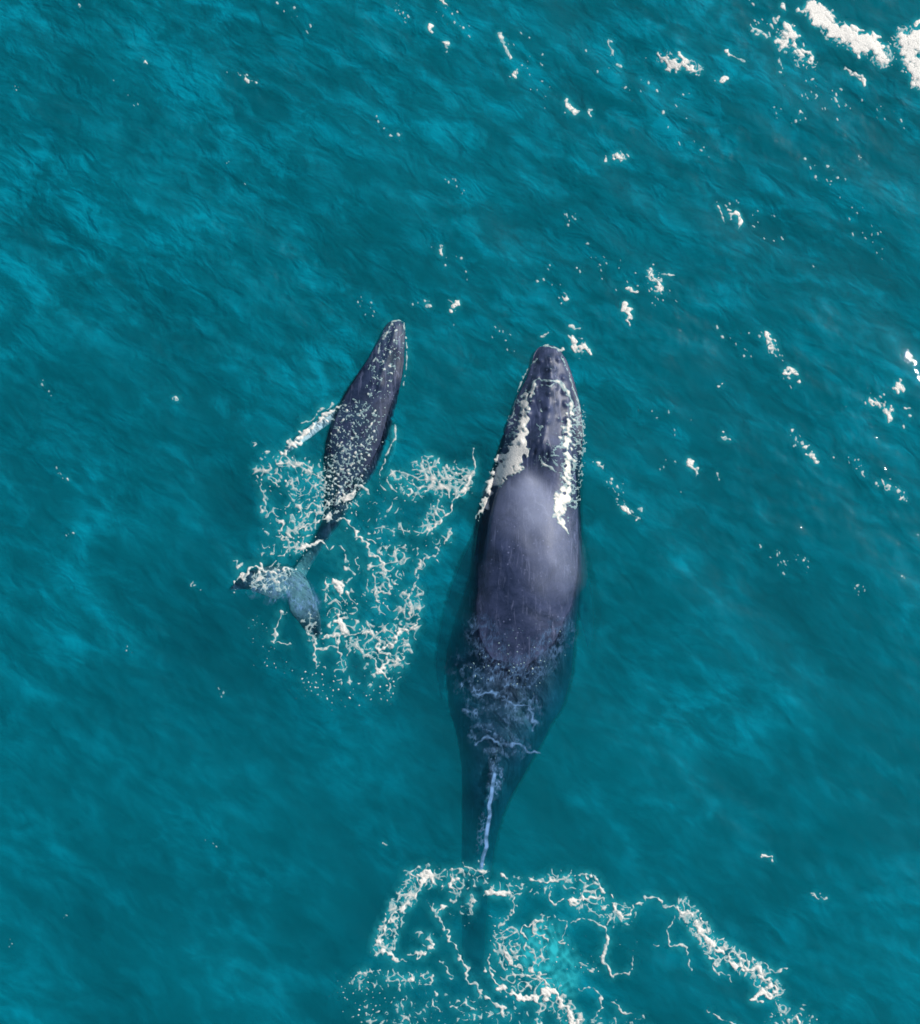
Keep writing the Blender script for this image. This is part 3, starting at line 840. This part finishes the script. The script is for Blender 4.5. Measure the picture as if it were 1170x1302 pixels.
clusters = [(980, 35, 40, 16), (1030, 120, 60, 14), (830, 110, 60, 12), (700, 120, 60, 12), (780, 90, 40, 8), (665, 60, 50, 10), (585, 30, 30, 10), (510, 15, 16, 8), (375, 20, 25, 7), (310, 95, 20, 6),
            (500, 165, 20, 8), (580, 235, 22, 8), (725, 275, 20, 7), (760, 340, 50, 14), (830, 370, 40, 16), (700, 360, 30, 8), (545, 390, 30, 8), (640, 430, 35, 8), (470, 395, 30, 8),
            (940, 270, 40, 10), (1060, 230, 40, 16), (1100, 300, 50, 12), (1000, 140, 40, 12), (980, 440, 26, 22), (1000, 480, 16, 6), (940, 440, 30, 8), (1120, 515, 26, 14), (1020, 565, 18, 16),
            (1090, 590, 40, 12), (1140, 625, 22, 14), (780, 620, 26, 14), (800, 650, 22, 10), (850, 600, 40, 5), (990, 710, 26, 10), (1020, 712, 20, 7), (1090, 745, 18, 6), (840, 530, 60, 6),
            (60, 490, 25, 5), (80, 605, 18, 5), (90, 680, 20, 4), (165, 825, 10, 3), (280, 878, 20, 5), (300, 215, 40, 3), (150, 110, 40, 4), (20, 110, 14, 3), (270, 1070, 20, 3), (15, 1200, 12, 4),
            (570, 330, 60, 6), (870, 160, 60, 8), (990, 300, 60, 8), (1130, 150, 40, 10), (1060, 120, 30, 8)]
for cu, cv, r, n in clusters:
    for _ in range(int(n * 1.2)):
        a = rg.normal(0, r * 0.5); b = rg.normal(0, r * 0.22)
        u = cu + a * 0.75 - b * 0.5; v = cv + a * 0.6 + b * 0.7
        w = 0.65 + rg.random() ** 4 * 1.4
        e = rg.random() * 2.5
        S([(u, v), (u + e * 0.5, v + e)], w, warp=.3, broken=.2, rag=.25)

# --- white water washing over the adult's head
FH = np.full(SH, -9.0)
S = lambda pts, w, **k: stroke(FH, pts, w, **k)
S([(680, 487), (688, 482), (699, 484), (710, 486)], [1.4, 1.6, 1.4, 1.8], warp=.5); S([(690, 489), (700, 492), (712, 486)], 1, warp=.4)
S([(681, 491), (672, 501), (666, 512), (666, 532), (663, 550)], [2.2, 3.6, 5, 5.5, 7], warp=.6, rag=1)
S([(663, 550), (660, 568), (652, 584), (641, 598), (633, 609)], [6, 13, 15, 13, 8], warp=.9, rag=1.5)
S([(663, 598), (655, 603)], [3.5, 3], rag=1.2)
S([(633, 609), (622, 622), (617, 642), (607, 660)], [7, 5.5, 4.6, 1.6], warp=.7, rag=1)
S([(710, 487), (720, 496), (727, 512), (727, 522)], [2.6, 2.2, 2, 1.6], warp=.5)
S([(727, 520), (724, 535), (721, 556), (724, 580), (722, 600), (724, 620)], [2.6, 4.4, 5.6, 5.2, 4.4, 5.2], warp=.8, rag=1.5)
S([(723, 619), (717, 632), (711, 645)], [6, 10, 9], warp=.7, rag=1.1); S([(711, 650), (700, 655)], [3, 2]); S([(712, 652), (716, 664), (722, 675)], [5, 5, 2.5], rag=1.2)
S([(683, 455), (673, 468), (664, 484), (656, 508), (651, 530)], 1.0, warp=.25, broken=.5)  # lit lip edge, left then right, painted as thin foam lines
S([(714, 452), (721, 468), (727, 485), (735, 512), (740, 538), (742, 560)], 1.0, warp=.25, broken=.5)
S([(688, 441), (698, 440), (706, 441), (714, 445)], [1, 1.6, 1.8, 2.4], warp=.4, rag=.8)
S([(687, 580), (691, 590), (700, 595), (712, 602)], [1, 1.8, 1.6, 1], warp=.4); S([(697, 564), (706, 568), (716, 570)], 1.2, warp=.4); S([(694, 576), (702, 580), (711, 581)], .9, warp=.4)
S([(686, 540), (687, 552)], 1); S([(688, 520), (690, 523)], 1.2)
M = np.maximum.reduce([region([(735, 520), (738, 570), (735, 600), (730, 640)], 12, .95), region([(655, 525), (648, 560), (636, 590)], 12, .7), region([(718, 540), (718, 610)], 10, .7), region([(696, 458), (697, 475)], 20, .35), region([(700, 575)], 14, .55)])
FH = webs(FH, M, 8.5, 0.9, 51, .8)
FH = dots(FH, M, 5, 1.0, 52, 1.2)
FH = dots(FH, np.maximum(region([(640, 815), (690, 815)], 44, .72), region([(620, 850), (680, 850)], 46, .8)), 5.5, 1.45, 55, .9)
FH = dots(FH, region([(697, 470), (697, 520), (692, 560)], 26, .62), 6, 1.5, 57, .9)
FH = webs(FH, np.maximum(region([(672, 500), (655, 560), (632, 610)], 17, .8), region([(724, 520), (722, 600), (712, 650)], 13, .85)), 6, 0.7, 58, .8)
FH = webs(FH, region([(690, 590), (705, 585), (712, 575)], 15, .8), 9, 0.5, 59, .7)
holes = band_noise(SH, 12, 0.5, 53)
FH = np.where(FH > 0.8, FH - 7 * np.clip(holes - 1.15, 0, 2), FH)
crh = abs(band_noise(SH, 13, 0.6, 56, 1.5, 1.2))
FH = np.where(FH > 0.8, np.minimum(FH, 0.3 + 12 * (crh - 0.06) + 0.5 * FH), FH)

m_foam, nt = new_mat('foam')
out = N(nt, 'ShaderNodeOutputMaterial')
geo = N(nt, 'ShaderNodeNewGeometry')
at = N(nt, 'ShaderNodeAttribute', attribute_name='dens')
nz = N(nt, 'ShaderNodeTexNoise', i_Scale=38.0, i_Detail=3.0, i_Roughness=0.7)
L(nt, geo.outputs['Position'], nz.inputs['Vector'])
cr = ramp(nt, nz.outputs[0], [(0.35, (0.56, 0.56, 0.54)), (0.6, (0.80, 0.77, 0.74))])
df = N(nt, 'ShaderNodeBsdfPrincipled', i_Roughness=0.7)
L(nt, cr.outputs[0], df.inputs['Base Color'])
bp = N(nt, 'ShaderNodeBump', i_Strength=0.6, i_Distance=0.02); L(nt, nz.outputs[0], bp.inputs['Height']); L(nt, bp.outputs[0], df.inputs['Normal'])
cd = ramp(nt, at.outputs['Fac'], [(0.05, (0.50, 0.82, 0.84)), (0.55, (0.99, 0.96, 0.88))])
cm = N(nt, 'ShaderNodeMix', data_type='RGBA', blend_type='MULTIPLY'); cm.inputs[0].default_value = 1.0
L(nt, cr.outputs[0], cm.inputs[6]); L(nt, cd.outputs[0], cm.inputs[7]); L(nt, cm.outputs[2], df.inputs['Base Color'])
tr = N(nt, 'ShaderNodeBsdfTransparent')
mx = N(nt, 'ShaderNodeMixShader')
al = N(nt, 'ShaderNodeMapRange', i_1=0.0, i_2=1.0, i_3=0.34, i_4=1.0); L(nt, at.outputs['Fac'], al.inputs[0])
L(nt, al.outputs[0], mx.inputs[0]); L(nt, tr.outputs[0], mx.inputs[1]); L(nt, df.outputs[0], mx.inputs[2])
L(nt, mx.outputs[0], out.inputs[0])

bvhs = [BVHTree.FromPolygons([v.co[:] for v in o.data.vertices], [p.vertices[:] for p in o.data.polygons]) for o in (adult, calf)]
CAM = Vector(cam.location)
colv = np.ones(len(water.data.vertices))
near_v = np.where((np.abs(allv[:, 0]) < 6) & (allv[:, 1] > -9) & (allv[:, 1] < 5) & (allv[:, 2] > -1))[0]
for vi in near_v:
    p = allv[vi]
    for b in bvhs:
        h = b.ray_cast(Vector((p[0], p[1], 2.0)), Vector((0, 0, -1)))
        if h[0] is not None:
            gap = float(p[2]) - h[0].z
            t_ = min(max(gap / 2.4, 0), 1)
            colv[vi] = min(colv[vi], t_)
ca = water.data.attributes.new('column', 'FLOAT', 'POINT')
ca.data.foreach_set('value', colv.astype(np.float32))

def drape(u, v, lift):
    """where the plan positions lie on the sea or on a wet whale back above it"""
    x, y, z = to_world(u, v, 0.0)
    zw = water_h(x, y)
    out = np.stack(to_world(u, v, zw), 1)
    for i in range(len(u)):
        if not (350 < u[i] < 790 and 390 < v[i] < 1010):
            continue
        d = Vector((x[i], y[i], 0)) - CAM
        d.normalize()
        for b in bvhs:
            h = b.ray_cast(CAM, d)
            if h[0] is not None and h[0].z > out[i, 2] - 0.0:
                out[i] = h[0][:]
    out[:, 2] += 0.006 + lift
    return out

def contour_mesh(name, F, thick, mat, soft=1.1):
    """marching squares of F>0, draped on sea and whales, domed by its own thickness"""
    C = F > 0
    cells = np.argwhere(C[:-1, :-1] | C[1:, :-1] | C[:-1, 1:] | C[1:, 1:])
    verts, vmap, faces = [], {}, []
    def corner(j, i):
        key = (j, i)
        if key not in vmap:
            vmap[key] = len(verts); verts.append((i, j, F[j, i]))
        return vmap[key]
    def cross(j0, i0, j1, i1):
        key = (j0, i0, j1, i1) if (j0, i0) < (j1, i1) else (j1, i1, j0, i0)
        if key not in vmap:
            a, b = F[j0, i0], F[j1, i1]
            t = min(max(a / (a - b), 0.02), 0.98)
            vmap[key] = len(verts); verts.append((i0 + t * (i1 - i0), j0 + t * (j1 - j0), 0.0))
        return vmap[key]
    for j, i in cells:
        cs = [(j, i), (j, i + 1), (j + 1, i + 1), (j + 1, i)]
        poly = []
        for a in range(4):
            p, q = cs[a], cs[(a + 1) % 4]
            ip, iq = C[p], C[q]
            if ip:
                poly.append(corner(*p))
            if ip != iq:
                poly.append(cross(p[0], p[1], q[0], q[1]))
        if len(poly) >= 3:
            faces.append(poly[::-1])
    a = np.array(verts)
    lift = thick * np.clip(a[:, 2], 0, 4) ** 0.7
    P = drape(a[:, 0] + U0, a[:, 1] + V0, lift)
    ob = make_mesh(name, P, faces, mat, {'dens': np.clip(a[:, 2] / soft, 0, 1)})
    return ob

def veil(name, G, mat):
    ob = contour_mesh(name, np.where(G > 0.012, G, -0.012), 0.0, mat, 1.0)
    lo = np.zeros(len(ob.data.vertices) * 3, np.float32); ob.data.vertices.foreach_get('co', lo); lo[2::3] -= 0.003 if 'milky' in name else 0.0015; ob.data.vertices.foreach_set('co', lo)
    return ob

m_veil, nt = new_mat('aerated_water')
out = N(nt, 'ShaderNodeOutputMaterial')
at = N(nt, 'ShaderNodeAttribute', attribute_name='dens')
df = N(nt, 'ShaderNodeBsdfDiffuse'); df.inputs[0].default_value = (0.15, 0.29, 0.50, 1)
tr = N(nt, 'ShaderNodeBsdfTransparent')
mx = N(nt, 'ShaderNodeMixShader')
L(nt, at.outputs['Fac'], mx.inputs[0]); L(nt, tr.outputs[0], mx.inputs[1]); L(nt, df.outputs[0], mx.inputs[2])
L(nt, mx.outputs[0], out.inputs[0])
ridg = 1 - np.clip(abs(band_noise(SH, 24, 0.6, 61, 1.5, 0.2)) * 1.3, 0, 1)
ridg2 = 1 - np.clip(abs(band_noise(SH, 6.5, 0.7, 62, 2.2, 1.75)) * 1.2, 0, 1)
ridg3 = 1 - np.clip(abs(band_noise(SH, 13, 0.7, 65, 2.6, 1.2)) * 1.5, 0, 1)
soft = np.clip(0.5 + 0.5 * low_noise(SH, 9, 63), 0, 1)
tex = np.clip(0.22 * soft + 0.9 * ridg * ridg2 + 0.55 * ridg3 * ridg2 + 0.15 * soft * ridg2, 0, 1) * np.clip(0.45 + 0.55 * low_noise(SH, 14, 66), 0.12, 1)
G = np.zeros(SH)
for pts, r_, s_ in [([(600, 868), (660, 862)], 30, .55), ([(612, 895), (670, 905)], 28, .5), ([(615, 935), (655, 950)], 24, .62), ([(632, 965), (628, 1000)], 11, .9),
                    ([(640, 820), (600, 850)], 45, .10), ([(655, 830), (690, 830)], 30, .16)]:
    G = np.maximum(G, region(pts, r_, s_) * tex)
G = np.maximum(G, region([(629, 985), (626, 1000), (625, 1012), (622, 1024), (623, 1036), (620, 1052), (618, 1066), (619, 1076), (614, 1090), (612, 1104)], 2.9, 1.0) * (0.35 + 0.65 * soft))
G = np.maximum(G, region([(612, 800), (640, 850), (680, 848), (712, 805)], 26, .34) * (0.25 * soft + 0.75 * ridg2) * np.clip(0.6 + 0.5 * low_noise(SH, 9, 68), 0, 1))
G = np.maximum(G, region([(628, 968), (633, 990), (626, 1012)], 10, .8) * (0.1 * soft + 0.9 * ridg2 * ridg3))
G = np.maximum(G, region([(616, 1040), (612, 1080)], 9, .35) * ridg2 * soft)
G = np.maximum(G, region([(350, 742), (376, 745), (390, 768)], 22, .62) * (0.06 + 0.18 * soft + 0.85 * ridg3 * ridg2 + .3 * ridg2 * soft))
G = np.maximum(G, region([(330, 745), (350, 752)], 22, .5) * tex)
G2 = region([(664, 640), (684, 660)], 54, .42) * (0.30 + 0.70 * np.clip(0.5 + 0.5 * low_noise(SH, 20, 64, 1.6, 1.4), 0, 1)) * (0.9 + 0.1 * ridg2)  # whitish veil: sheen of the wet back painted in, with blow mist
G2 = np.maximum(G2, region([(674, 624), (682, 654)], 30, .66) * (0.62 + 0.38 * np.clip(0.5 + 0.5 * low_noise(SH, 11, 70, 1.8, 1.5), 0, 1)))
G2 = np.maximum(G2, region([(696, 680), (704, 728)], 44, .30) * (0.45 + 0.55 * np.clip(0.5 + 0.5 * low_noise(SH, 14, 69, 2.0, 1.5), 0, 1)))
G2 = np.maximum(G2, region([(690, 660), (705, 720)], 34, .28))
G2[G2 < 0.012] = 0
for pts in ([(606, 884), (618, 880), (630, 881)], [(606, 946), (622, 938), (640, 944), (662, 950), (684, 956)], [(640, 892), (662, 896), (680, 906), (678, 930)], [(590, 902), (604, 906)]):
    sl = window(pts, 14)
    d_, p_ = seg_dist(UU[sl] + wa[sl] * 0.8, VV[sl] + wb[sl] * 0.8, pts)
    G[sl] = np.maximum(G[sl], 0.75 * np.clip(1 - d_ / 2.6, 0, 1) * (0.35 + 0.65 * soft[sl]))
G[G < 0.012] = 0

m_milk, nt = new_mat('milky_water')
out = N(nt, 'ShaderNodeOutputMaterial')
at = N(nt, 'ShaderNodeAttribute', attribute_name='dens')
df = N(nt, 'ShaderNodeBsdfDiffuse'); df.inputs[0].default_value = (0.03, 0.46, 0.50, 1)
tr = N(nt, 'ShaderNodeBsdfTransparent')
mx = N(nt, 'ShaderNodeMixShader')
L(nt, at.outputs['Fac'], mx.inputs[0]); L(nt, tr.outputs[0], mx.inputs[1]); L(nt, df.outputs[0], mx.inputs[2])
L(nt, mx.outputs[0], out.inputs[0])
def blur(A, r_):
    ky = np.fft.fftfreq(SH[0])[:, None]; kx = np.fft.rfftfreq(SH[1])[None, :]
    return np.fft.irfft2(np.fft.rfft2(A) * np.exp(-2 * (math.pi * r_) ** 2 * (kx ** 2 + ky ** 2)), s=SH)
Q = np.clip(blur((np.maximum(FC, FT) > 0).astype(float), 5.0) * 0.9, 0, .32)
Q = np.maximum(Q, np.clip(blur((FW > 0.4).astype(float), 3.5) * 0.9, 0, .4))
Q = np.maximum(Q, region([(690, 1205), (705, 1240)], 46, .62)); Q = np.maximum(Q, region([(425, 690), (450, 720)], 30, .12))
Q *= np.clip(0.62 + 0.4 * ridg3 + 0.25 * low_noise(SH, 10, 67), 0.1, 1.3)
onwhale = np.zeros(SH)
for j_ in range(240, 1180, 4):
    for i_ in range(240 + 150, 760 + 150, 4):
        v_ = j_ + 150
        if v_ < 540 or v_ > 1160:
            continue
        xx, yy, _z = to_world(i_ + U0, v_ + V0, 0.0)
        for b in bvhs:
            h = b.ray_cast(Vector((float(xx), float(yy), 2.0)), Vector((0, 0, -1)))
            if h[0] is not None and h[0].z > -0.3:
                onwhale[v_ - 2:v_ + 3, i_ - 2:i_ + 3] = 1
Q *= 1 - np.clip(blur(onwhale, 2.5), 0, 1) * 0.9
Q[Q < 0.012] = 0

def stuff(o, label):
    o['kind'] = 'stuff'; o['label'] = label
    o['category'] = 'foam'
    return o
stuff(contour_mesh('sea_foam', FC, 0.007, m_foam, 2.6), 'lacy white foam net churned up around the small calf and its flukes')
stuff(contour_mesh('sea_foam', FT, 0.007, m_foam, 2.6), 'rings and strands of white foam over the submerged tail of the adult whale')
stuff(contour_mesh('sea_foam', FW, 0.005, m_foam, 2.6), 'sun glints painted as scattered white patches and flecks on the open water, thickest at the top right')
stuff(contour_mesh('sea_foam', FH, 0.005, m_foam, 4.2), 'white water washing, with painted lit lip lines, along both sides of the head of the adult whale')

stuff(veil('aerated_water', G, m_veil), 'pale blue veils of aerated water over the submerged rear of the adult and the flukes of the calf')['category'] = 'froth'
m_sheen_mist, nt = new_mat('sheen_mist_film')
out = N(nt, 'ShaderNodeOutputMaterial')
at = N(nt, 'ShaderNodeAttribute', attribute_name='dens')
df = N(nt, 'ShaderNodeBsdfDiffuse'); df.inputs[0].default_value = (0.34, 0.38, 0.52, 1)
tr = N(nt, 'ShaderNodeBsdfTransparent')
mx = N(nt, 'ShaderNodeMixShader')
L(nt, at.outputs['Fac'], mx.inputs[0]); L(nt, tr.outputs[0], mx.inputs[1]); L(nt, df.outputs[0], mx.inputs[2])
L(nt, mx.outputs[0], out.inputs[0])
stuff(veil('sheen_mist', blur(G2, 6.5) * (0.85 + 0.3 * ridg3 * soft), m_sheen_mist), 'whitish mist and painted wet sheen over the back just behind the blowholes of the adult')['category'] = 'mist'
stuff(veil('milky_water', Q, m_milk), 'pale turquoise churned water between the foam threads')['category'] = 'froth'
print('verts', {o.name: len(o.data.vertices) for o in scn.objects if o.type == 'MESH'})
